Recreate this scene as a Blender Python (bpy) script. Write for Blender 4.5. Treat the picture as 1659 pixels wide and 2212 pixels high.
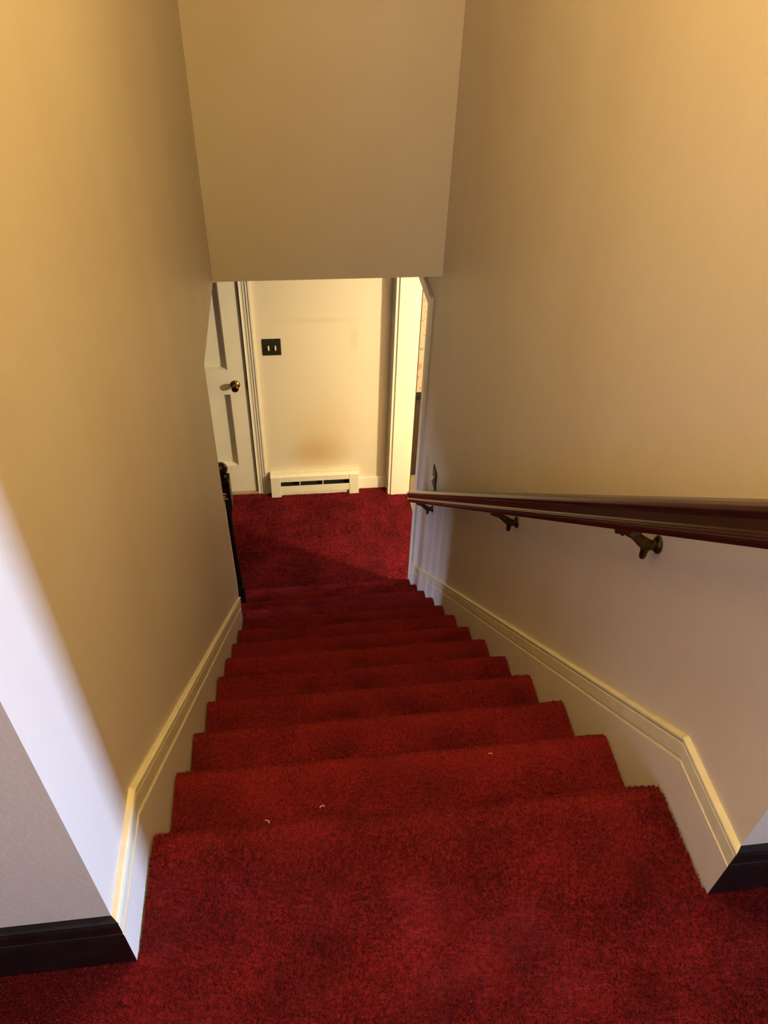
import bpy, math, random
import numpy as np
from mathutils import Vector, Matrix, noise
for o in list(bpy.data.objects): bpy.data.objects.remove(o)
SC = bpy.context.scene; COL = SC.collection
random.seed(4); RNG = np.random.default_rng(7)
# ---------------------------------------------------------------- camera
cam_d = bpy.data.cameras.new('camera'); cam = bpy.data.objects.new('camera', cam_d); COL.objects.link(cam)
cam_d.sensor_fit = 'VERTICAL'; cam_d.sensor_height = 36.0; cam_d.sensor_width = 27.0
cam_d.lens = 1658.03 / 2212 * 36.0; cam_d.clip_start = 0.02
cam.matrix_world = Matrix(((0.99242, 0.05690, -0.10895, 0.33015), (-0.11919, 0.66214, -0.73984, -0.52334),
                           (0.03004, 0.74722, 0.66390, 1.45575), (0, 0, 0, 1)))
SC.camera = cam
SC.view_settings.view_transform = 'Standard'; SC.view_settings.look = 'None'
SC.view_settings.gamma = 1.0; SC.view_settings.exposure = 0.0; SC.view_settings.use_curve_mapping = False
# ---------------------------------------------------------------- world and lights
wd = bpy.data.worlds.new('world'); SC.world = wd; wd.use_nodes = True
wd.node_tree.nodes['Background'].inputs[0].default_value = (0.6, 0.75, 1.0, 1); wd.node_tree.nodes['Background'].inputs[1].default_value = 0.3
WARM = (1.0, 0.70, 0.20); COOL = (0.44, 0.62, 1.0); PALE = (1.0, 0.82, 0.48)
def area(name, loc, target, sx, sy, power, color, spread=180):
    l = bpy.data.lights.new(name, 'AREA'); l.shape = 'RECTANGLE'; l.size = sx; l.size_y = sy; l.energy = power; l.color = color
    l.spread = math.radians(spread)
    o = bpy.data.objects.new(name, l); COL.objects.link(o); o.location = loc
    o.rotation_euler = (Vector(target) - Vector(loc)).to_track_quat('-Z', 'Y').to_euler(); return o
def point(name, loc, power, color, r):
    l = bpy.data.lights.new(name, 'POINT'); l.energy = power; l.color = color; l.shadow_soft_size = r
    o = bpy.data.objects.new(name, l); COL.objects.link(o); o.location = loc; return o
point('landing_lamp', (0.48, -1.0, 2.25), 46, WARM, 0.10)
point('stairwell_lamp', (0.5, 0.55, 2.33), 49, WARM, 0.12)
area('landing_window_daylight', (4.9, -0.56, 0.9), (0.5, -0.5, 0.5), 0.30, 1.5, 40, COOL, 50)
area('rear_window_daylight', (-0.4, -2.9, 1.3), (0.8, 0, 0.3), 0.9, 1.3, 22, COOL)
area('hall_sky_daylight', (-9.0, 1.9, 0.4), (1.05, 2.5, -1.5), 0.95, 1.6, 560, (0.62, 0.68, 1.0))
point('dining_lamp', (2.6, 2.2, -0.8), 330, PALE, 0.07)
# ---------------------------------------------------------------- dimensions
W = 1.0503; R = 0.195; T = 0.2322; Y0 = 0.2082; ZF = -2.5045; YH = 2.811; ZH = -0.088; ZC = 2.42; YF = 4.2
def ny(k): return 0.2143 if k == 0 else Y0 + k * T
def nz(k): return 0.0 if k == 0 else -k * R + 0.0305
# ---------------------------------------------------------------- materials
def mat(name, color, rough=0.6, metal=0.0, bump=0.0, bscale=60.0, var=0.0, vscale=3.0, var2=None, spec=0.5, vmap=(1, 1, 1)):
    m = bpy.data.materials.new(name); m.use_nodes = True; nt = m.node_tree; N = nt.nodes; L = nt.links
    b = N['Principled BSDF']; b.inputs['Base Color'].default_value = (*color, 1); b.inputs['Roughness'].default_value = rough
    b.inputs['Metallic'].default_value = metal; b.inputs['Specular IOR Level'].default_value = spec
    tc = N.new('ShaderNodeTexCoord')
    if var or var2:
        n = N.new('ShaderNodeTexNoise'); n.inputs['Scale'].default_value = vscale; n.inputs['Detail'].default_value = 5
        mp = N.new('ShaderNodeMapping'); mp.inputs['Scale'].default_value = vmap; L.new(tc.outputs['Object'], mp.inputs['Vector']); L.new(mp.outputs[0], n.inputs['Vector'])
        r = N.new('ShaderNodeValToRGB'); r.color_ramp.elements[0].position = 0.3; r.color_ramp.elements[1].position = 0.7
        c2 = var2 if var2 else tuple(min(1, c * (1 + var)) for c in color); c1 = color if var2 else tuple(c * (1 - var) for c in color)
        r.color_ramp.elements[0].color = (*c1, 1); r.color_ramp.elements[1].color = (*c2, 1)
        L.new(n.outputs['Fac'], r.inputs[0]); L.new(r.outputs[0], b.inputs['Base Color'])
    if bump:
        n2 = N.new('ShaderNodeTexNoise'); n2.inputs['Scale'].default_value = bscale; n2.inputs['Detail'].default_value = 4
        L.new(tc.outputs['Object'], n2.inputs['Vector'])
        bp = N.new('ShaderNodeBump'); bp.inputs['Strength'].default_value = bump; bp.inputs['Distance'].default_value = 0.004
        L.new(n2.outputs['Fac'], bp.inputs['Height']); L.new(bp.outputs[0], b.inputs['Normal'])
    return m
M_wall = mat('cream_wall_paint', (0.645, 0.56, 0.485), 0.5, bump=0.12, bscale=90, var2=(0.68, 0.615, 0.56), vscale=2.2, spec=0.3, vmap=(1, 1.6, 0.5))
M_trim = mat('ivory_trim_paint', (0.72, 0.66, 0.50), 0.4, bump=0.15, bscale=40, var=0.06, vscale=25)
M_white = mat('white_woodwork_paint', (0.80, 0.76, 0.66), 0.4, bump=0.05, bscale=60, var=0.02, vscale=6)
M_heater = mat('enamelled_heater_white', (0.80, 0.76, 0.64), 0.4, var=0.02, vscale=12)
M_dark = mat('dark_stained_wood', (0.011, 0.006, 0.006), 0.36, bump=0.15, bscale=50, var=0.4, vscale=20, spec=0.25)
M_rail = mat('mahogany_handrail_varnish', (0.030, 0.006, 0.005), 0.24, bump=0.04, bscale=60, var=0.35, vscale=14)
M_brass = mat('aged_brass', (0.10, 0.065, 0.025), 0.38, 1.0, bump=0.3, bscale=120, var=0.4, vscale=60)
M_knob = mat('polished_old_brass', (0.20, 0.125, 0.045), 0.25, 1.0, var=0.4, vscale=60)
M_plate = mat('antiqued_bronze_plate', (0.030, 0.024, 0.018), 0.45, 0.5, bump=0.8, bscale=160, var=0.5, vscale=110)
M_ivory = mat('ivory_plastic', (0.72, 0.62, 0.38), 0.35, var=0.02)
M_black = mat('black_interior', (0.01, 0.01, 0.01), 0.7, var=0.1)
M_back = mat('jute_carpet_backing', (0.30, 0.20, 0.12), 0.9, bump=0.6, bscale=200, var=0.35, vscale=90)
M_lint = mat('white_lint', (0.7, 0.62, 0.5), 0.9, var=0.1)
M_wains = mat('dark_wainscot_wood', (0.030, 0.016, 0.008), 0.4, bump=0.2, bscale=40, var=0.4, vscale=10)
M_lfloor = mat('threshold_oak', (0.35, 0.25, 0.13), 0.5, var=0.2, vscale=20)
M_glass = mat('grey_blue_pane', (0.5, 0.6, 0.7), 0.1)

def carpet_material():
    m = bpy.data.materials.new('red_cut_pile_carpet'); m.use_nodes = True; nt = m.node_tree; N = nt.nodes; L = nt.links
    b = N['Principled BSDF']; b.inputs['Roughness'].default_value = 0.9; b.inputs['Specular IOR Level'].default_value = 0.12
    b.inputs['Sheen Weight'].default_value = 0.05; b.inputs['Sheen Tint'].default_value = (1, 0.25, 0.25, 1)
    tc = N.new('ShaderNodeNewGeometry')
    def nz_(scale, det, stretch=None):
        n = N.new('ShaderNodeTexNoise'); n.inputs['Scale'].default_value = scale; n.inputs['Detail'].default_value = det
        if stretch:
            mp = N.new('ShaderNodeMapping'); mp.inputs['Scale'].default_value = stretch
            L.new(tc.outputs['Position'], mp.inputs['Vector']); L.new(mp.outputs[0], n.inputs['Vector'])
        else: L.new(tc.outputs['Position'], n.inputs['Vector'])
        return n
    a = nz_(7, 4); r = N.new('ShaderNodeValToRGB')
    r.color_ramp.elements[0].position = 0.3; r.color_ramp.elements[1].position = 0.72
    r.color_ramp.elements[0].color = (0.118, 0.007, 0.011, 1); r.color_ramp.elements[1].color = (0.225, 0.012, 0.020, 1)
    L.new(a.outputs['Fac'], r.inputs[0])
    c = nz_(160, 3); r2 = N.new('ShaderNodeValToRGB')
    r2.color_ramp.elements[0].position = 0.3; r2.color_ramp.elements[1].position = 0.7
    r2.color_ramp.elements[0].color = (0.62, 0.62, 0.62, 1); r2.color_ramp.elements[1].color = (1.2, 1.2, 1.2, 1)
    L.new(c.outputs['Fac'], r2.inputs[0])
    mx = N.new('ShaderNodeMix'); mx.data_type = 'RGBA'; mx.blend_type = 'MULTIPLY'; mx.inputs[0].default_value = 1
    L.new(r.outputs[0], mx.inputs[6]); L.new(r2.outputs[0], mx.inputs[7])
    at = N.new('ShaderNodeAttribute'); at.attribute_name = 'wear_and_light'
    m2 = N.new('ShaderNodeMix'); m2.data_type = 'RGBA'; m2.inputs[7].default_value = (0.235, 0.015, 0.014, 1)  # nosing tint: part worn pile, part tread light held in the colour
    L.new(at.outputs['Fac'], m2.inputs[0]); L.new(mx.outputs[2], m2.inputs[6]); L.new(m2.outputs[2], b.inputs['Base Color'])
    d = nz_(260, 3); bp = N.new('ShaderNodeBump'); bp.inputs['Strength'].default_value = 0.7; bp.inputs['Distance'].default_value = 0.006
    L.new(d.outputs['Fac'], bp.inputs['Height']); L.new(bp.outputs[0], b.inputs['Normal'])
    return m
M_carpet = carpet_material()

def far_wall_material():
    """cream paint with a brown heat stain above the heater and a faint scuff line"""
    m = mat('cream_wall_paint_heat_stained', (0.70, 0.63, 0.50), 0.55, bump=0.1, bscale=90, spec=0.3)
    nt = m.node_tree; N = nt.nodes; L = nt.links; b = N['Principled BSDF']; g = N.new('ShaderNodeNewGeometry')
    nn = N.new('ShaderNodeTexNoise'); nn.inputs['Scale'].default_value = 5; L.new(g.outputs['Position'], nn.inputs['Vector'])
    def blob(center, scale, lo, hi, col, prev, amt):
        s = N.new('ShaderNodeVectorMath'); s.operation = 'SUBTRACT'; s.inputs[1].default_value = center; L.new(g.outputs['Position'], s.inputs[0])
        k = N.new('ShaderNodeVectorMath'); k.operation = 'MULTIPLY'; k.inputs[1].default_value = scale; L.new(s.outputs[0], k.inputs[0])
        ln = N.new('ShaderNodeVectorMath'); ln.operation = 'LENGTH'; L.new(k.outputs[0], ln.inputs[0])
        ad = N.new('ShaderNodeMath'); ad.operation = 'MULTIPLY_ADD'; ad.inputs[1].default_value = 0.5; L.new(nn.outputs['Fac'], ad.inputs[0]); L.new(ln.outputs['Value'], ad.inputs[2])
        mr = N.new('ShaderNodeMapRange'); mr.interpolation_type = 'SMOOTHSTEP'; mr.inputs[1].default_value = lo; mr.inputs[2].default_value = hi
        mr.inputs[3].default_value = amt; mr.inputs[4].default_value = 0.0; L.new(ad.outputs[0], mr.inputs[0])
        mx = N.new('ShaderNodeMix'); mx.data_type = 'RGBA'; L.new(mr.outputs[0], mx.inputs[0])
        if prev is None: mx.inputs[6].default_value = (0.70, 0.63, 0.50, 1)
        else: L.new(prev, mx.inputs[6])
        mx.inputs[7].default_value = (*col, 1); return mx.outputs[2]
    c = blob((0.50, YF, -2.12), (4.2, 0, 5.6), 0.2, 1.5, (0.50, 0.31, 0.13), None, 0.75)
    c = blob((0.52, YF, -1.95), (3.4, 0, 2.2), 0.2, 1.6, (0.60, 0.46, 0.25), c, 0.45)
    c = blob((0.55, YF, -1.02), (2.6, 0, 34), 0.3, 1.4, (0.56, 0.44, 0.28), c, 0.28)
    c = blob((0.77, YF, -1.16), (26, 0, 7), 0.3, 1.4, (0.62, 0.42, 0.25), c, 0.3)
    L.new(c, b.inputs['Base Color']); return m
M_far = far_wall_material()

def wallpaper_material():
    m = mat('floral_wallpaper', (0.42, 0.34, 0.26), 0.7); nt = m.node_tree; N = nt.nodes; L = nt.links; b = N['Principled BSDF']
    g = N.new('ShaderNodeNewGeometry'); nn = N.new('ShaderNodeTexNoise'); nn.inputs['Scale'].default_value = 60; nn.inputs['Detail'].default_value = 3
    L.new(g.outputs['Position'], nn.inputs['Vector'])
    v = N.new('ShaderNodeTexVoronoi'); v.inputs['Scale'].default_value = 9
    mxv = N.new('ShaderNodeMix'); mxv.data_type = 'VECTOR'; mxv.inputs[0].default_value = 0.06
    L.new(g.outputs['Position'], mxv.inputs[4]); L.new(nn.outputs['Color'], mxv.inputs[5]); L.new(mxv.outputs[1], v.inputs['Vector'])
    r = N.new('ShaderNodeValToRGB'); e = r.color_ramp.elements; e[0].position = 0.12; e[0].color = (0.34, 0.19, 0.13, 1); e[1].position = 0.36; e[1].color = (0.44, 0.36, 0.27, 1)
    L.new(v.outputs['Distance'], r.inputs[0])
    v2 = N.new('ShaderNodeTexVoronoi'); v2.inputs['Scale'].default_value = 26; L.new(mxv.outputs[1], v2.inputs['Vector'])
    r2 = N.new('ShaderNodeValToRGB'); e = r2.color_ramp.elements; e[0].position = 0.16; e[0].color = (0.40, 0.38, 0.30, 1); e[1].position = 0.28; e[1].color = (1, 1, 1, 1)
    L.new(v2.outputs['Distance'], r2.inputs[0])
    mx = N.new('ShaderNodeMix'); mx.data_type = 'RGBA'; mx.blend_type = 'MULTIPLY'; mx.inputs[0].default_value = 0.7
    L.new(r.outputs[0], mx.inputs[6]); L.new(r2.outputs[0], mx.inputs[7]); L.new(mx.outputs[2], b.inputs['Base Color']); return m
M_paper = wallpaper_material()
# ---------------------------------------------------------------- mesh helpers
class MB:
    def __init__(s): s.v = []; s.f = []; s.mi = []; s.sm = []
    def add(s, vs, fs, mi=0, smooth=False):
        o = len(s.v); s.v += [tuple(v) for v in vs]; s.f += [tuple(i + o for i in f) for f in fs]; s.mi += [mi] * len(fs); s.sm += [smooth] * len(fs); return s
    def box(s, x0, x1, y0, y1, z0, z1, mi=0):
        return s.add([(x, y, z) for x in (x0, x1) for y in (y0, y1) for z in (z0, z1)],
                     [(0, 1, 3, 2), (4, 6, 7, 5), (0, 4, 5, 1), (2, 3, 7, 6), (0, 2, 6, 4), (1, 5, 7, 3)], mi)
    def prism(s, poly, a, b, axis='x', mi=0):
        """closed polygon in the two other axes extruded from a to b along axis"""
        def p(q, t): return {'x': (t, q[0], q[1]), 'y': (q[0], t, q[1]), 'z': (q[0], q[1], t)}[axis]
        n = len(poly); vs = [p(q, a) for q in poly] + [p(q, b) for q in poly]
        return s.add(vs, [tuple(range(n))[::-1], tuple(range(n, 2 * n))] + [(i, (i + 1) % n, (i + 1) % n + n, i + n) for i in range(n)], mi)
    def lathe(s, prof, c, axis, n=32, mi=0, smooth=True):
        """prof: list of (radius, distance along axis)"""
        ax = Vector(axis).normalized(); u = ax.orthogonal().normalized(); w = ax.cross(u); c = Vector(c); vs = []
        for r, h in prof:
            for i in range(n):
                t = 2 * math.pi * i / n; vs.append(c + ax * h + (u * math.cos(t) + w * math.sin(t)) * r)
        fs = [(j * n + i, j * n + (i + 1) % n, (j + 1) * n + (i + 1) % n, (j + 1) * n + i) for j in range(len(prof) - 1) for i in range(n)]
        s.add(vs, fs, mi, smooth); m = len(prof)
        if prof[0][0] > 1e-5: s.add(vs[:n], [tuple(range(n))], mi)
        if prof[-1][0] > 1e-5: s.add(vs[(m - 1) * n:], [tuple(range(n))], mi)
        return s
    def sphere(s, c, r, n=32, mi=0):
        return s.lathe([(max(1e-6, r * math.sin(math.pi * j / 18)), -r * math.cos(math.pi * j / 18)) for j in range(19)], c, (0, 0, 1), n, mi)
    def sweep(s, prof, path, out, sh0=0.0, sh1=0.0, mi=0, closed=True):
        """prof [(d, n)] : d = distance out of the wall, n = across; path of points in the wall plane; mitred; ends sheared by d*sh"""
        P = [Vector(p) for p in path]; out = Vector(out); T_ = [(P[i + 1] - P[i]).normalized() for i in range(len(P) - 1)]
        rings = []
        for i, p in enumerate(P):
            t0 = T_[max(0, i - 1)]; t1 = T_[min(len(T_) - 1, i)]
            n0 = out.cross(t0); n1 = out.cross(t1)
            if n0.z < 0 or (abs(n0.z) < 1e-6 and n0.x + n0.y < 0): n0 = -n0; n1 = -n1
            nn = (n0 + n1).normalized(); k = 1 / max(0.2, nn.dot(n0)); ring = []
            for d, n in prof:
                q = p + out * d + nn * (n * k)
                if i == 0: q = q + t1 * (d * sh0)
                if i == len(P) - 1: q = q + t0 * (d * sh1)
                ring.append(q)
            rings.append(ring)
        m = len(prof); vs = [q for r in rings for q in r]
        fs = [(i * m + j, i * m + (j + 1) % m, (i + 1) * m + (j + 1) % m, (i + 1) * m + j) for i in range(len(P) - 1) for j in range(m)]
        fs += [tuple(range(m))[::-1], tuple(range((len(P) - 1) * m, len(P) * m))]
        return s.add(vs, fs, mi)
    def build(s, name, mats, parent=None, bevel=0.0, seg=2, fix=True):
        me = bpy.data.meshes.new(name); me.from_pydata(s.v, [], s.f); mats = mats if isinstance(mats, (list, tuple)) else [mats]
        for m in mats: me.materials.append(m)
        me.polygons.foreach_set('material_index', s.mi); me.polygons.foreach_set('use_smooth', s.sm)
        if fix:
            import bmesh
            bm = bmesh.new(); bm.from_mesh(me); bmesh.ops.remove_doubles(bm, verts=bm.verts, dist=1e-6)
            bmesh.ops.recalc_face_normals(bm, faces=bm.faces); bm.to_mesh(me); bm.free()
        me.update(); o = bpy.data.objects.new(name, me); COL.objects.link(o)
        if parent: o.parent = parent
        if bevel:
            md = o.modifiers.new('bevel', 'BEVEL'); md.width = bevel; md.segments = seg; md.limit_method = 'ANGLE'; md.angle_limit = math.radians(40)
        return o
def struct(o, label=None):
    o['kind'] = 'structure'
    if label: o['label'] = label
    return o
def thing(name, label, cat, group=None):
    o = bpy.data.objects.new(name, None); COL.objects.link(o); o.empty_display_size = 0.05; o['label'] = label; o['category'] = cat
    if group: o['group'] = group
    return o
def tag(o, label, cat, group=None):
    o['label'] = label; o['category'] = cat
    if group: o['group'] = group
    return o
# ---------------------------------------------------------------- shell: walls
TH = 0.12; WR = W + 0.15
struct(MB().prism([(0, ZF), (2.1, ZF), (2.1, ZH), (YH, ZH), (YH, ZC), (0, ZC)], -TH, 0.0).build('wall_left', M_wall),
       'cream painted wall running down the left side of the stairs')
struct(MB().prism([(0, ZF), (3.012, ZF), (3.012, -0.33), (4.11, -0.33), (4.11, ZF), (YF + 0.1, ZF), (YF + 0.1, ZC), (0, ZC)], W, WR).build('wall_right', M_wall),
       'cream painted wall with handrail, running down the right side of the stairs')
struct(MB().box(-TH, WR, YH, YH + 0.14, ZH, ZC).build('wall_front', M_wall), 'tan painted header wall hanging over the foot of the stairs')
struct(MB().box(-2.2, -TH, 0, TH, -0.3, ZC).build('wall_landing_left', M_wall), 'landing wall at the lower left corner of the photo')
struct(MB().box(WR, 5.2, 0, TH, -0.3, ZC).build('wall_landing_right', M_wall), 'landing wall at the lower right corner of the photo')
struct(MB().box(-2.32, -2.2, -3.1, TH, 0, ZC).build('wall_landing_end', M_wall))
struct(MB().box(-2.3, 5.2, -3.22, -3.1, 0, ZC).build('wall_back', M_wall))
struct(MB().box(5.2, 5.32, -3.2, TH, 0, ZC).build('wall_landing_side', M_wall))
struct(MB().box(-2.3, 5.3, -3.2, YH + 0.14, ZC, ZC + 0.1).build('ceiling', M_wall))
# lower storey
struct(MB().prism([(-3.1, ZF), (-0.79, ZF), (-0.79, -0.43), (0.018, -0.43), (0.018, ZF), (W + 0.01, ZF), (W + 0.01, ZH), (-3.1, ZH)], YF, YF + 0.12, 'y').build('wall_far', M_far),
       'pale cream wall at the end of the lower hall, with a brown heat stain')
struct(MB().box(-3.22, -3.1, 0.2, 1.4, ZF, ZH).box(-3.22, -3.1, 2.9, YF + 0.12, ZF, ZH).box(-3.22, -3.1, 1.4, 2.9, ZF, -1.75).box(-3.22, -3.1, 1.4, 2.9, -0.62, ZH).build('wall_hall_side', M_wall))
struct(MB().box(-3.2, -TH, 0.2, 0.3, ZF, ZH).build('wall_hall_rear', M_wall))
struct(MB().box(-3.2, -TH + 0.0, TH, YF + 0.2, ZH, ZH + 0.1).box(-TH, 4.7, YH + 0.001, YF + 0.2, ZH + 0.001, ZH + 0.1).box(WR, 4.7, 0.9, YH + 0.01, ZH + 0.001, ZH + 0.1).build('ceiling', M_wall))
struct(MB().box(WR - 0.02, 4.6, 4.32, 4.44, -1.70, ZH).build('wall_dining_far', M_paper), 'floral wallpapered dining room wall above the dark wainscot')
struct(MB().box(WR, 4.6, 0.9, 1.0, ZF, ZH).build('wall_dining_rear', M_paper))
struct(MB().box(4.6, 4.7, 0.9, 4.44, ZF, ZH).build('wall_dining_side', M_paper))
# ---------------------------------------------------------------- carpet
def pile(surface, n, h, wdt, lean=(0, 0, 0), leanamt=0.5):
    """n little leaning tufts; surface(m) returns points and normals as arrays"""
    P, Nn = surface(n); m = len(P)
    ang = RNG.uniform(0, 2 * np.pi, m); side = np.stack([np.cos(ang), np.sin(ang), RNG.uniform(-.3, .3, m)], 1)
    side -= Nn * (side * Nn).sum(1)[:, None]; side /= np.linalg.norm(side, axis=1)[:, None]
    swirl = np.array([noise.noise_vector(Vector((p[0] * 9, p[1] * 9, p[2] * 9))) for p in P[::1]]) if m < 400000 else np.zeros((m, 3))
    hh = h * RNG.uniform(0.65, 1.15, m)
    ln = RNG.normal(0, 0.35, (m, 3)) + swirl * leanamt * 1.6 + np.array(lean)
    tip = P + Nn * hh[:, None] + ln * hh[:, None]
    ww = (wdt * RNG.uniform(.7, 1.2, m))[:, None]
    base = P - Nn * 0.001
    V = np.stack([base - side * ww * .5, base + side * ww * .5, tip + side * ww * .35, tip - side * ww * .35], 1).reshape(-1, 3)
    F = np.arange(m * 4).reshape(-1, 4)
    return V, F
def add_pile(mb, V, F):
    o = len(mb.v); mb.v += [tuple(v) for v in V.tolist()]; F = (F + o).tolist(); mb.f += [tuple(f) for f in F]; mb.mi += [0] * len(F); mb.sm += [False] * len(F)
def lump(x, y, z, a=0.0022): return a * noise.noise(Vector((x * 5, y * 9, z * 9))) + a * 0.35 * noise.noise(Vector((x * 19, y * 23, z * 23)))
def step_profile(k):
    y, z = ny(k), nz(k); y_back = 0.0 if k == 0 else ny(k - 1) - 0.036; zb = nz(k + 1) if k < 12 else ZF
    r = 0.026; pts = []
    nt = 9
    for i in range(nt): t = i / (nt - 1); pts.append((y_back + (y - r - y_back) * t, z - 0.007 * math.sin(math.pi * min(1, t * 1.0)) ** 2 * (k > 0) * (1 - t)))
    for a in range(1, 8): t = math.pi * 0.62 * a / 7; pts.append((y - r + r * math.sin(t), z - r + r * math.cos(t) * 1.0))
    yr = y - 0.034
    yb, zb0 = pts[-1]
    for i in range(1, 7): t = i / 6; pts.append((yb + (yr - yb) * min(1, t * 1.8) ** 0.8, zb0 + (zb - zb0) * t))
    return pts
XL = 0.016; XR = W - 0.016
stairs = thing('staircase', 'straight flight of stairs carpeted in deep red, descending from landing to hall', 'stairs')
for k in range(13):
    prof = step_profile(k); x0, x1 = (XL, XR) if k < 9 else (-0.075 if k > 9 else XL, XR); nx = 64; mb = MB(); vs = []
    for i in range(nx + 1):
        x = x0 + (x1 - x0) * i / nx
        edge = max(0, 1 - min(i, nx - i) / 1.5)
        for j, (y, z) in enumerate(prof):
            l = lump(x, y, z); droop = 0.003 * edge
            wob = 0.006 * noise.noise(Vector((x * 2.3, k * 3.1, 0))) * (1 if j > 6 else j / 6)
            if k == 0 and j == 0: wob = 0
            vs.append((x, y + (l * 1.2 if j > 7 else 0) + wob, z + l - droop + 0.002))
    m = len(prof)
    fs = [(i * m + j, i * m + j + 1, (i + 1) * m + j + 1, (i + 1) * m + j) for i in range(nx) for j in range(m - 1)]
    mb.add(vs, fs, 0, True)
    zb = nz(k + 1) if k < 12 else ZF; yb0 = prof[0][0]
    for i in (0, nx):                     # carpet edge, closed down to the next tread
        ring = [vs[i * m + j] for j in range(m)]; xx = ring[0][0]
        low = [(xx, prof[-1][0] - 0.02, zb - 0.01), (xx, yb0, zb - 0.01)]
        mb.add(ring + low, [tuple(range(len(ring) + 2))], 1)
    # pile
    seg = [math.dist(prof[j], prof[j + 1]) for j in range(m - 1)]; cum = np.cumsum([0] + seg)
    prof_a = np.array(prof)
    def surf(n, prof_a=prof_a, cum=cum, x0=x0, x1=x1, vs=vs, m=m, nx=nx):
        s = RNG.uniform(0, cum[-1], n); x = RNG.uniform(x0, x1, n)
        j = np.clip(np.searchsorted(cum, s) - 1, 0, m - 2); t = (s - cum[j]) / (cum[j + 1] - cum[j])
        fi = (x - x0) / (x1 - x0) * nx; i = np.clip(fi.astype(int), 0, nx - 1); u = (fi - i)[:, None]; t_ = t[:, None]
        A = np.array(vs); P = (A[i * m + j] * (1 - t_) + A[i * m + j + 1] * t_) * (1 - u) + (A[(i + 1) * m + j] * (1 - t_) + A[(i + 1) * m + j + 1] * t_) * u
        d = prof_a[j + 1] - prof_a[j]; d /= np.linalg.norm(d, axis=1)[:, None]
        return P, np.stack([np.zeros(n), -d[:, 1], d[:, 0]], 1)
    dens = 150000 if k < 1 else (130000 if k < 5 else 70000)
    V, F = pile(surf, int(dens * (x1 - x0) * cum[-1]), 0.0045 if k == 0 else 0.0026, 0.0024 if k < 1 else (0.002 if k < 5 else 0.003), (0, 0.25, -0.2))
    add_pile(mb, V, F)
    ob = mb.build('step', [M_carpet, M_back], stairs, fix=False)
    # pile wear plus tread light painted into the colour along the nosing: a patchy paler band about 3 cm wide
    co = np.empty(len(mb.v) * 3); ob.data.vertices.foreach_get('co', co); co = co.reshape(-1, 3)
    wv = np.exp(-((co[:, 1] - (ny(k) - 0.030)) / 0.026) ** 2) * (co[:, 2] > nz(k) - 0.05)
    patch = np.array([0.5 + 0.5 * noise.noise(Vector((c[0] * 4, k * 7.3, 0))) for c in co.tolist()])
    atr = ob.data.attributes.new('wear_and_light', 'FLOAT', 'POINT'); atr.data.foreach_set('value', (wv * (0.1 + 0.9 * patch) * (0.8 if k == 0 else 0.8)).astype(np.float32))
# rough stair carriage under the open end of the last steps
cb = MB().prism([(2.12, nz(8) - 0.06), (ny(9) - 0.05, nz(9) - 0.03), (ny(9) - 0.05, nz(10) - 0.03), (ny(10) - 0.05, nz(10) - 0.03), (ny(10) - 0.05, nz(11) - 0.03), (ny(11) - 0.05, nz(11) - 0.03), (ny(11) - 0.05, nz(12) - 0.03), (ny(12) - 0.05, nz(12) - 0.03), (ny(12) - 0.05, ZF), (2.12, ZF)], -0.06, -0.03)
st = cb.build('stringer', M_white, stairs); st['label'] = 'white painted open stringer'
# landing and lower floors
def floor_mesh(name, x0, x1, y0, y1, z, n, h, wd, region, label):
    mb = MB(); mb.box(x0, x1, y0, y1, z - 0.08, z - 0.001)
    nx, nyy = 90, 60; rx0, rx1, ry0, ry1 = region; vs = [(rx0 + (rx1 - rx0) * i / nx, ry0 + (ry1 - ry0) * j / nyy) for i in range(nx + 1) for j in range(nyy + 1)]
    vs = [(x, y, z + 0.002 + lump(x, y, z)) for x, y in vs]; m = nyy + 1
    mb.add(vs, [(i * m + j, (i + 1) * m + j, (i + 1) * m + j + 1, i * m + j + 1) for i in range(nx) for j in range(nyy)], 0, True)
    if n:
        def surf(q):
            x = RNG.uniform(rx0, rx1, q); y = RNG.uniform(ry0, ry1, q)
            return np.stack([x, y, np.full(q, z + 0.002)], 1), np.tile([0., 0., 1.], (q, 1))
        V, F = pile(surf, n, h, wd, (0, 0.2, 0), 0.5 if z == 0 else 0.2); add_pile(mb, V, F)
    return struct(mb.build(name, [M_carpet], fix=False), label)
floor_mesh('floor', -2.2, 5.2, -3.1, 0.0, 0.0, 300000, 0.0045, 0.0022, (-0.7, 1.7, -0.9, 0.0), 'red cut pile carpet of the upper landing')
floor_mesh('floor', -3.1, WR, 0.3, YF, ZF, 90000, 0.005, 0.005, (-0.9, WR, 2.95, YF), 'red carpet of the lower hall')
struct(MB().box(WR, 4.6, 1.0, 4.32, ZF - 0.08, ZF - 0.001).build('floor', M_lfloor))
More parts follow.
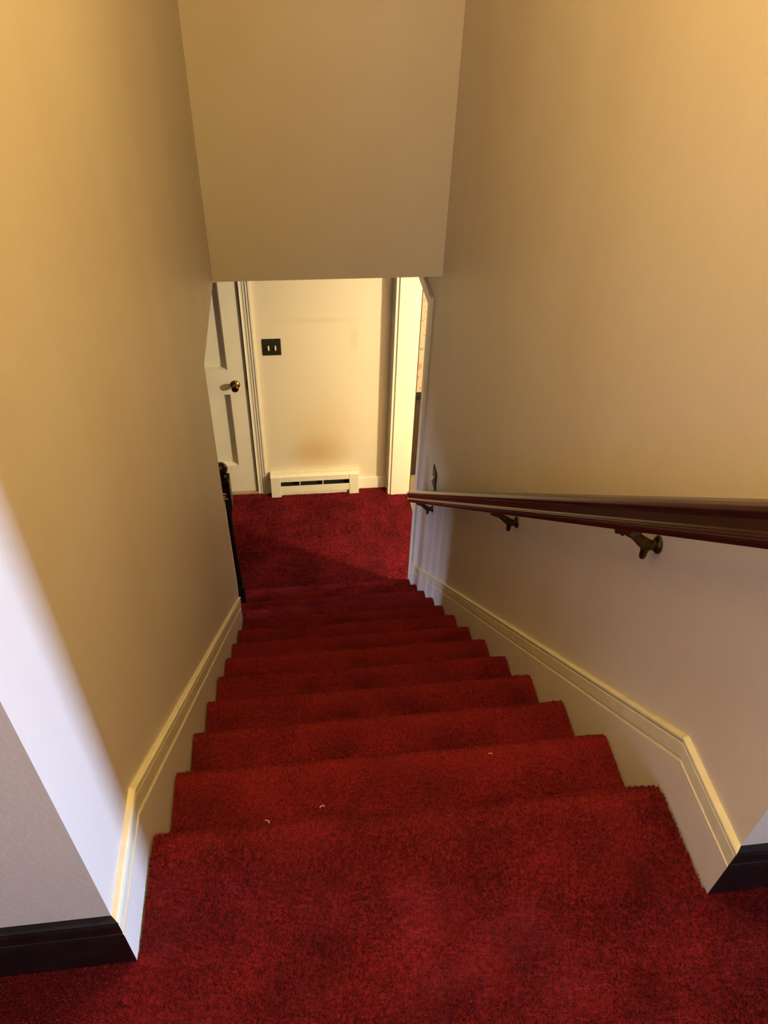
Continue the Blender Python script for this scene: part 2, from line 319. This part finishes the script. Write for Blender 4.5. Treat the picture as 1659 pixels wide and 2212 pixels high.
# ---------------------------------------------------------------- trims along the stairs
CAP = [(0, 0), (0.010, 0), (0.0135, 0.002), (0.0145, 0.006), (0.0135, 0.010), (0.0100, 0.0115), (0.0100, 0.013), (0.0125, 0.0145), (0.0150, 0.018), (0.0150, 0.046), (0.0135, 0.0485), (0.0100, 0.0495), (0.0100, 0.0508), (0.0145, 0.0525), (0.0165, 0.056), (0.0155, 0.060), (0.011, 0.0625), (0, 0.063)]
CAP = [(d * 0.75, n) for d, n in CAP]
ZT = 0.106; YK = 0.192; SL = R / T
def stair_trim(name, x, out, yend, label, cut_end):
    pz = lambda y: ZT - (y - YK) * SL
    b0, b1 = (x, x + 0.012) if out > 0 else (x - 0.012, x)
    poly = [(0.0, -0.15), (0.0, ZT + 0.01), (YK, ZT + 0.01), (yend, pz(yend) + 0.01), (yend, max(ZF + 0.002, pz(yend) - 0.62)), (0.5, -0.9), (0.2, -0.5)]
    sk = MB().prism(poly, b0, b1)
    sk.v = [(v[0], -0.012, v[2]) if abs(v[1]) < 1e-9 and abs(v[0] - (x + out * 0.012)) < 1e-6 else v for v in sk.v]
    sk = sk.build(name, M_wall); struct(sk, label)
    if out > 0: path = [(x, 0, ZT), (x, YK, ZT), (x, yend, pz(yend))]
    else: path = [(x, 0, ZT), (x, YK, ZT), (x, yend, pz(yend))]
    c = MB().sweep(CAP, path, (out, 0, 0), -1.0, 0.0).build('cap_moulding', M_trim, sk); c['label'] = 'ivory painted cap moulding'
    return sk
stair_trim('trim_1', 0.0, 1, 2.09, 'skirtboard with ivory cap moulding along the left wall of the stairs', 0)
stair_trim('trim_2', W, -1, 2.961, 'skirtboard with ivory cap moulding along the right wall of the stairs', 0)
# dark baseboards of the landing
def dark_base(name, xa, xb, sh0, sh1, label):
    bd = MB().sweep([(0, -0.01), (0.012, -0.01), (0.012, ZT + 0.002), (0, ZT + 0.002)], [(xa, 0, 0), (xb, 0, 0)], (0, -1, 0), sh0, sh1).build(name, M_dark); struct(bd, label)
    c = MB().sweep(CAP, [(xa, 0, ZT), (xb, 0, ZT)], (0, -1, 0), sh0, sh1).build('cap_moulding', M_dark, bd)
dark_base('baseboard_left', -2.2, 0.0, 0, 1, 'dark wood baseboard on the landing left of the stairs')
dark_base('baseboard_right', W, 5.2, -1, 0, 'dark wood baseboard on the landing right of the stairs')
# ---------------------------------------------------------------- handrail on the right wall
hr = thing('handrail', 'long mahogany handrail fixed along the right stair wall', 'handrail')
th = math.atan(0.831); ct, stt = math.cos(th), math.sin(th)
def rail_pt(xoff, y, n):      # n is measured square to the slope, 0 = top of the rail
    z = 0.953 - 0.831 * y; return (W - xoff, y + n * stt, z + n * ct)
RP = [(0.045, -0.004), (0.052, 0), (0.078, 0.002), (0.097, -0.001), (0.106, -0.006), (0.108, -0.013), (0.105, -0.019), (0.101, -0.023), (0.100, -0.040), (0.102, -0.043), (0.108, -0.045), (0.108, -0.050), (0.101, -0.053), (0.097, -0.058), (0.094, -0.0655), (0.056, -0.0655), (0.053, -0.058), (0.046, -0.053), (0.044, -0.045), (0.050, -0.040), (0.050, -0.023), (0.045, -0.018)]
rb = MB(); ya, yb = 0.03, 2.765; m = len(RP)
def end_shift(y, n): return y - n * stt            # square vertical cut ends
vs = [rail_pt(a, end_shift(y, n), n) for y in (ya, yb) for a, n in RP]
vs = []
for y in (ya, yb):
    for a, n in RP: vs.append((W - a, y, 0.953 - 0.831 * y + n / ct))
rb.add(vs, [(j, (j + 1) % m, (j + 1) % m + m, j + m) for j in range(m)] + [tuple(range(m))[::-1], tuple(range(m, 2 * m))])
rail = rb.build('rail', M_rail, hr, bevel=0.0015)
def bracket(y):
    zr = 0.953 - 0.831 * y; zb = zr - 0.0655 / ct
    mb = MB(); zc = zb - 0.048
    b = MB().lathe([(0.017, 0), (0.017, 0.004), (0.014, 0.007), (0.010, 0.010)], (0, 0, 0), (-1, 0, 0), 24)
    mb.add([(W + v[0], y + v[1], zc + v[2] * 1.25) for v in b.v], b.f, 0, True)
    path = [(0.004, 0.0, 0, 0.013), (0.016, -0.001, 0, 0.012), (0.028, 0.003, 0, 0.014), (0.040, 0.014, 0, 0.0125), (0.052, 0.025, 0, 0.0105), (0.064, 0.034, 0, 0.009), (0.076, 0.040, 0, 0.008)]
    vs = []; n = 12
    for i_, (d, h, _, r) in enumerate(path):
        p0 = path[max(0, i_ - 1)]; p1 = path[min(len(path) - 1, i_ + 1)]; tx, tz = p1[0] - p0[0], p1[1] - p0[1]; l_ = math.hypot(tx, tz); tx /= l_; tz /= l_
        for i in range(n):
            t = 2 * math.pi * i / n; c_ = math.cos(t) * r; vs.append((W - d + tz * c_, y + math.sin(t) * r * 0.75, zc + h + tx * c_))
    fs = [(j * n + i, j * n + (i + 1) % n, (j + 1) * n + (i + 1) % n, (j + 1) * n + i) for j in range(len(path) - 1) for i in range(n)]
    mb.add(vs, fs + [tuple(range(n)), tuple(range((len(path) - 1) * n, len(path) * n))], 0, True)
    mb.lathe([(0.012, 0.0), (0.0095, 0.010), (0.0075, 0.018), (0.0078, 0.026), (0.0060, 0.034), (0.0001, 0.038)], (W - 0.027, y, zc), (0, 0, -1), 14)
    br = mb.build('bracket', M_brass, hr, bevel=0.001); br['label'] = 'aged brass bracket'
    f = MB(); fv = []
    for yy in (-0.030, -0.026, 0.026, 0.030):
        hgt = 0.013 if abs(yy) < 0.03 else 0.008
        for (dx, up) in ((-0.014, 0), (0.014, 0), (0.012, -hgt), (-0.012, -hgt)):
            fv.append((W - 0.075 + dx, y + yy, zb - 0.831 * yy + up + 0.0005))
    f.add(fv, [(a * 4 + b_, a * 4 + (b_ + 1) % 4, a * 4 + 4 + (b_ + 1) % 4, a * 4 + 4 + b_) for a in range(3) for b_ in range(4)] + [(0, 1, 2, 3), (15, 14, 13, 12)])
    for yy in (-0.018, 0.018): f.sphere((W - 0.075, y + yy, zb - 0.831 * yy - 0.013), 0.0050, 12)
    f.build('saddle', M_brass, br, bevel=0.001)
for y in (0.52, 1.30, 2.55): bracket(y)
# ---------------------------------------------------------------- balustrade at the foot, left side
NX, NY = -0.067, 2.68; zb = nz(11)
nw = thing('newel_post', 'black turned newel post with ball finial at the foot of the stairs', 'newel post')
b = MB(); ztop = -1.112
b.box(NX - .040, NX + .040, NY - .040, NY + .040, ztop - 0.20, ztop).build('upper_block', M_dark, nw, bevel=0.004)
b = MB().box(NX - .043, NX + .043, NY - .043, NY + .043, zb - 0.005, zb + 0.20); b.build('base_block', M_dark, nw, bevel=0.004)
MB().lathe([(0.040, 0), (0.040, 0.012), (0.034, 0.025), (0.036, 0.04), (0.033, 0.055), (0.034, 0.10), (0.031, 0.30), (0.028, 0.52), (0.030, 0.575), (0.036, 0.59), (0.036, 0.61)], (NX, NY, zb + 0.195), (0, 0, 1), 12).build('shaft', M_dark, nw)
bl = MB().lathe([(0.024, 0), (0.026, 0.006), (0.018, 0.012), (0.016, 0.02), (0.022, 0.026)], (NX, NY, ztop), (0, 0, 1), 24).sphere((NX, NY, ztop + 0.058), 0.038, 32)
M_ball = mat('black_gloss_lacquer', (0.010, 0.007, 0.007), 0.12, var=0.2); bl.build('ball_finial', M_ball, nw)
lr = thing('stair_banister', 'short mahogany banister rail between left stair wall and newel post', 'banister')
zr = lambda y: -1.185 + (NY - .04 - y) * SL
bb = MB(); prof = [(-0.022, 0.0), (-0.026, -0.01), (-0.02, -0.018), (-0.02, -0.032), (-0.028, -0.036), (-0.028, -0.044), (-0.018, -0.05), (0.018, -0.05), (0.028, -0.044), (0.028, -0.036), (0.02, -0.032), (0.02, -0.018), (0.026, -0.01), (0.022, 0.0), (0, 0.005)]
vs = [(NX + a, y, zr(y) + c) for y in (2.101, NY - .039) for a, c in prof]; m = len(prof)
bb.add(vs, [(j, (j + 1) % m, (j + 1) % m + m, j + m) for j in range(m)] + [tuple(range(m))[::-1], tuple(range(m, 2 * m))]).build('rail', M_rail, lr)
for i, y in enumerate((2.19, 2.335, 2.48, 2.60)):
    kk = 9 if y < ny(9) - 0.0 else 10 if y < ny(10) else 11
    z0 = nz(kk) + 0.002; z1 = zr(y) - 0.046
    bq = MB().box(NX - .014, NX + .014, y - .014, y + .014, z0, z0 + 0.14).lathe([(0.014, 0.14), (0.009, 0.16), (0.013, 0.18), (0.0145, 0.28), (0.010, (z1 - z0) * .8), (0.010, z1 - z0 + 0.012)], (NX, y, z0), (0, 0, 1), 12)
    q = bq.build('baluster', M_white, lr); q['label'] = 'white painted baluster'
# ---------------------------------------------------------------- right doorway casing and far jamb post
CS = [(0, 0), (0.014, 0), (0.016, 0.004), (0.013, 0.012), (0.015, 0.03), (0.015, 0.052), (0.020, 0.056), (0.020, 0.066), (0.016, 0.070), (0, 0.070)]
cas = MB()
cas.box(W - 0.016, W + 0.002, 2.962, 3.030, ZF, -0.33 + 0.06)                                    # near upright
cas.box(W - 0.016, W + 0.002, 3.032, 4.108, -0.332, -0.33 + 0.06)
struct(cas.build('trim_3', M_white, bevel=0.003), 'white painted casing round the doorway in the right wall')
jb = MB().box(W - 0.001, WR + 0.002, 3.011, 3.028, ZF, -0.33).box(W - 0.001, WR + 0.002, 3.028, 4.09, -0.348, -0.33)
struct(jb.build('trim_4', M_white, bevel=0.002), 'white painted lining of the near jamb in the right doorway')
post = MB().box(W + 0.006, WR + 0.003, 4.088, 4.112, ZF, -0.348)
pj = struct(post.build('trim_5', M_white, bevel=0.002), 'bright cream jamb board on the far side of the right doorway')
cs2 = MB()
for (d0, a, b_) in ((0.016, 4.098, 4.112), (0.021, 4.114, 4.126), (0.014, 4.126, 4.175), (0.024, 4.175, 4.199)):
    cs2.box(W - d0, W + 0.008, a, b_, ZF, -0.28)
struct(cs2.build('trim_6', M_white, bevel=0.002), 'moulded casing beside the far wall at the right doorway')
struct(MB().box(WR + 0.003, WR + 0.009, 4.09, 4.18, ZF, -0.3).build('trim_7', M_wains), 'thin dark casing edge beyond the doorway')
# dining room wainscot beyond the doorway
wn = MB().box(WR - 0.02, 4.6, 4.325, 4.44, ZF, -1.70)
for x in np.arange(1.15, 4.5, 0.34): wn.box(x + 0.03, x + 0.31, 4.317, 4.327, ZF + 0.22, -1.80)
struct(wn.build('trim_8', M_wains, bevel=0.003), 'dark wood wainscot under the floral wallpaper, seen through the doorway')
struct(MB().box(WR - 0.02, 4.6, 4.290, 4.326, -1.735, -1.70).box(WR - 0.02, 4.6, 4.305, 4.326, -1.765, -1.735).build('trim_9', M_dark, bevel=0.004), 'dark chair rail under the floral wallpaper')
# ---------------------------------------------------------------- white door in the far wall
DX0, DX1, DZ0, DZ1 = -0.775, 0.010, ZF + 0.026, -0.445
d = MB(); yf, yb_ = YF + 0.004, YF + 0.048
sw = 0.122; mid = 0.10; xs = [DX0, DX0 + sw, (DX0 + DX1) / 2 - mid / 2, (DX0 + DX1) / 2 + mid / 2, DX1 - sw, DX1]
zs = [(-2.22, -1.58), (-1.38, -0.735)]
for a, b_ in ((xs[0], xs[1]), (xs[2], xs[3]), (xs[4], xs[5])): d.box(a, b_, yf, yb_, DZ0, DZ1)
for a, b_ in ((xs[1], xs[2]), (xs[3], xs[4])):
    for z0, z1 in ((DZ0, zs[0][0]), (zs[0][1], zs[1][0]), (zs[1][1], DZ1)): d.box(a, b_, yf, yb_, z0, z1)
    for z0, z1 in zs:      # sloped reveal and raised field
        r1 = (a, b_, z0, z1); r2 = (a + .012, b_ - .012, z0 + .012, z1 - .012); r3 = (a + .05, b_ - .05, z0 + .05, z1 - .05)
        vs = []
        for (p, q, s_, t_), yy in ((r1, yf), (r2, yf + .036), (r3, yf + .033)): vs += [(p, yy, s_), (q, yy, s_), (q, yy, t_), (p, yy, t_)]
        d.add(vs, [(i, (i + 1) % 4, 4 + (i + 1) % 4, 4 + i) for i in range(4)] + [(4 + i, 4 + (i + 1) % 4, 8 + (i + 1) % 4, 8 + i) for i in range(4)] + [(8, 9, 10, 11)])
door = struct(d.build('door_1', M_white), 'white panelled door with brass knob at the left of the lower hall')
kb = MB().lathe([(0.034, 0), (0.034, 0.003), (0.029, 0.008), (0.014, 0.012), (0.0125, 0.026), (0.016, 0.031), (0.024, 0.040), (0.0265, 0.052), (0.025, 0.062), (0.018, 0.0665), (0.010, 0.0645), (0.0001, 0.064)], (-0.070, yf, -1.500), (0, -1, 0), 40)
kn = kb.build('door_knob', M_knob, door); kn['label'] = 'aged brass door knob'
MB().box(0.0085, 0.0145, YF - 0.004, YF + 0.02, -1.53, -1.47).build('latch', M_plate, door)
struct(MB().box(DX0 - 0.02, DX1 + 0.02, YF - 0.012, YF + 0.10, ZF - 0.0, ZF + 0.022).build('trim_10', mat('worn_oak_sill', (0.40, 0.30, 0.18), 0.5, var=0.2, vscale=30), bevel=0.004), 'worn wooden sill under the white door')
struct(MB().box(DX0 - 0.05, DX1 + 0.05, YF + 0.045, YF + 0.06, ZF, DZ1 + 0.05).build('wall_behind_door', M_black))
# casing right of the door: stepped profile, one piece
c = MB(); CP = [(0, 0), (0.012, 0), (0.015, 0.005), (0.011, 0.010), (0.011, 0.022), (0.015, 0.028), (0.015, 0.040), (0.021, 0.046), (0.021, 0.058), (0.026, 0.062), (0.026, 0.074), (0, 0.074)]
c.prism([(0.0165 + n, YF - dd) for dd, n in CP], ZF, DZ1 + 0.03, 'z')
c.prism([(DX0 - 0.02 - n, YF - dd) for dd, n in CP], ZF, DZ1 + 0.03, 'z')
c.prism([(YF - dd, DZ1 + 0.012 + n) for dd, n in CP], DX0 - 0.09, 0.09, 'x')
struct(c.build('trim_11', M_white), 'white moulded door casing')
struct(MB().box(0.0905, 0.118, YF - 0.014, YF, ZF, ZF + 0.115).box(0.80, W - 0.024, YF - 0.014, YF, ZF, ZF + 0.112).build('baseboard_far', M_white, bevel=0.003), 'low white baseboard beside the heater on the far wall')
# ---------------------------------------------------------------- baseboard heater
HX0, HX1 = 0.120, 0.806; HY0, HY1 = YF - 0.068, YF - 0.001; HZ = ZF
ht = thing('baseboard_heater', 'cream metal baseboard heater on the far wall beneath the heat stain', 'heater')
hb = MB().prism([(HY1, HZ + .04), (HY1, HZ + .212), (HY0 + .018, HZ + .212), (HY0, HZ + .198), (HY0, HZ + .152), (HY0 + .004, HZ + .152), (HY0 + .004, HZ + .195), (HY0 + .020, HZ + .207), (HY1 - .006, HZ + .207), (HY1 - .006, HZ + .04)], HX0 + .002, HX1 - .002)
hb.build('cover', M_heater, ht)
MB().prism([(HY0 + .001, HZ + .044), (HY0 + .001, HZ + .108), (HY0 + .004, HZ + .108), (HY0 + .004, HZ + .044)], HX0 + .07, HX1 - .07).build('front_panel', M_heater, ht)
for xa, xb in ((HX0, HX0 + .075), (HX1 - .075, HX1)):
    e = MB().prism([(HY1, HZ + .001), (HY1, HZ + .213), (HY0 + .017, HZ + .213), (HY0 - .002, HZ + .198), (HY0 - .002, HZ + .001)], xa, xb)
    e.lathe([(0.006, 0), (0.005, 0.003), (0.001, 0.004)], ((xa + xb) / 2, HY0 - .002, HZ + .03), (0, -1, 0), 12)
    e.build('end_cap', M_heater, ht, bevel=0.002)
el = MB().box(HX0 + .07, HX1 - .07, HY0 + .016, HY1 - .008, HZ + .05, HZ + .095); el.build('heating_element', M_black, ht)
el = MB().box(HX0 + .07, HX1 - .07, HY1 - .02, HY1 - .0065, HZ + .002, HZ + .2); el.build('back_plate', M_black, ht)
for x in (0.345, 0.525): MB().box(x - .003, x + .003, HY0 + .006, HY0 + .03, HZ + .11, HZ + .20).build('support_bracket', M_heater, ht)
MB().box(HX0 + .07, HX1 - .07, HY0 + .02, HY0 + .024, HZ + .001, HZ + .05).build('lower_lip', M_heater, ht)
# ---------------------------------------------------------------- switches
sp = thing('light_switch', 'dark bronze two-toggle light switch on the cream wall beside the white door', 'light switch')
pl = MB().box(0.141, 0.267, YF - 0.006, YF + 0.0, -1.272, -1.147)
pl.box(0.147, 0.261, YF - 0.0075, YF - 0.005, -1.266, -1.153); pl.build('switch_plate', M_plate, sp, bevel=0.002)
for x in (0.182, 0.229):
    MB().prism([(YF - .007, -1.196), (YF - .012, -1.200), (YF - .020, -1.224), (YF - .017, -1.228), (YF - .007, -1.222)], x - .0052, x + .0052).build('toggle', M_ivory, sp, bevel=0.001)
    for z in (-1.179, -1.240): MB().lathe([(0.0035, 0), (0.003, 0.0015), (0.0005, 0.002)], (x, YF - .0075, z), (0, -1, 0), 12).build('screw', M_brass, sp)
s2 = thing('light_switch', 'dark bronze light switch just above the handrail on the right stair wall', 'light switch')
MB().box(W - .006, W, 2.523, 2.605, -1.158, -1.034).box(W - .0075, W - .005, 2.528, 2.600, -1.152, -1.040).build('switch_plate', M_plate, s2, bevel=0.002)
MB().prism([(W - .007, -1.082), (W - .012, -1.086), (W - .022, -1.108), (W - .018, -1.112), (W - .007, -1.106)], 2.559, 2.570, 'y').build('toggle', M_ivory, s2, bevel=0.001)
for z in (-1.066, -1.126): MB().lathe([(0.0035, 0), (0.003, 0.0015), (0.0005, 0.002)], (W - .0075, 2.564, z), (-1, 0, 0), 12).build('screw', M_brass, s2)
# ---------------------------------------------------------------- lint on the carpet
for (x, y, z, a, lab) in ((0.236, 0.205, 0.010, 0.4, 'tiny white lint speck on the edge of the landing carpet, nearest the left wall'),
                          (0.345, 0.228, 0.008, 1.2, 'tiny white lint thread on the edge of the landing carpet, right of the other speck'),
                          (0.745, 0.400, nz(1) + 0.010, 0.8, 'tiny pale lint thread on the first step down, right half')):
    l = MB(); pts = [(x + math.cos(a + i * .5) * .0022 * i, y + math.sin(a + i * .5) * .0022 * i, z + 0.0008 * math.sin(i * 2)) for i in range(5)]
    for p, q in zip(pts, pts[1:]):
        dv = Vector(q) - Vector(p); l.lathe([(0.0008, 0), (0.0008, dv.length)], p, dv, 6)
    tag(l.build('lint', M_lint), lab, 'lint')
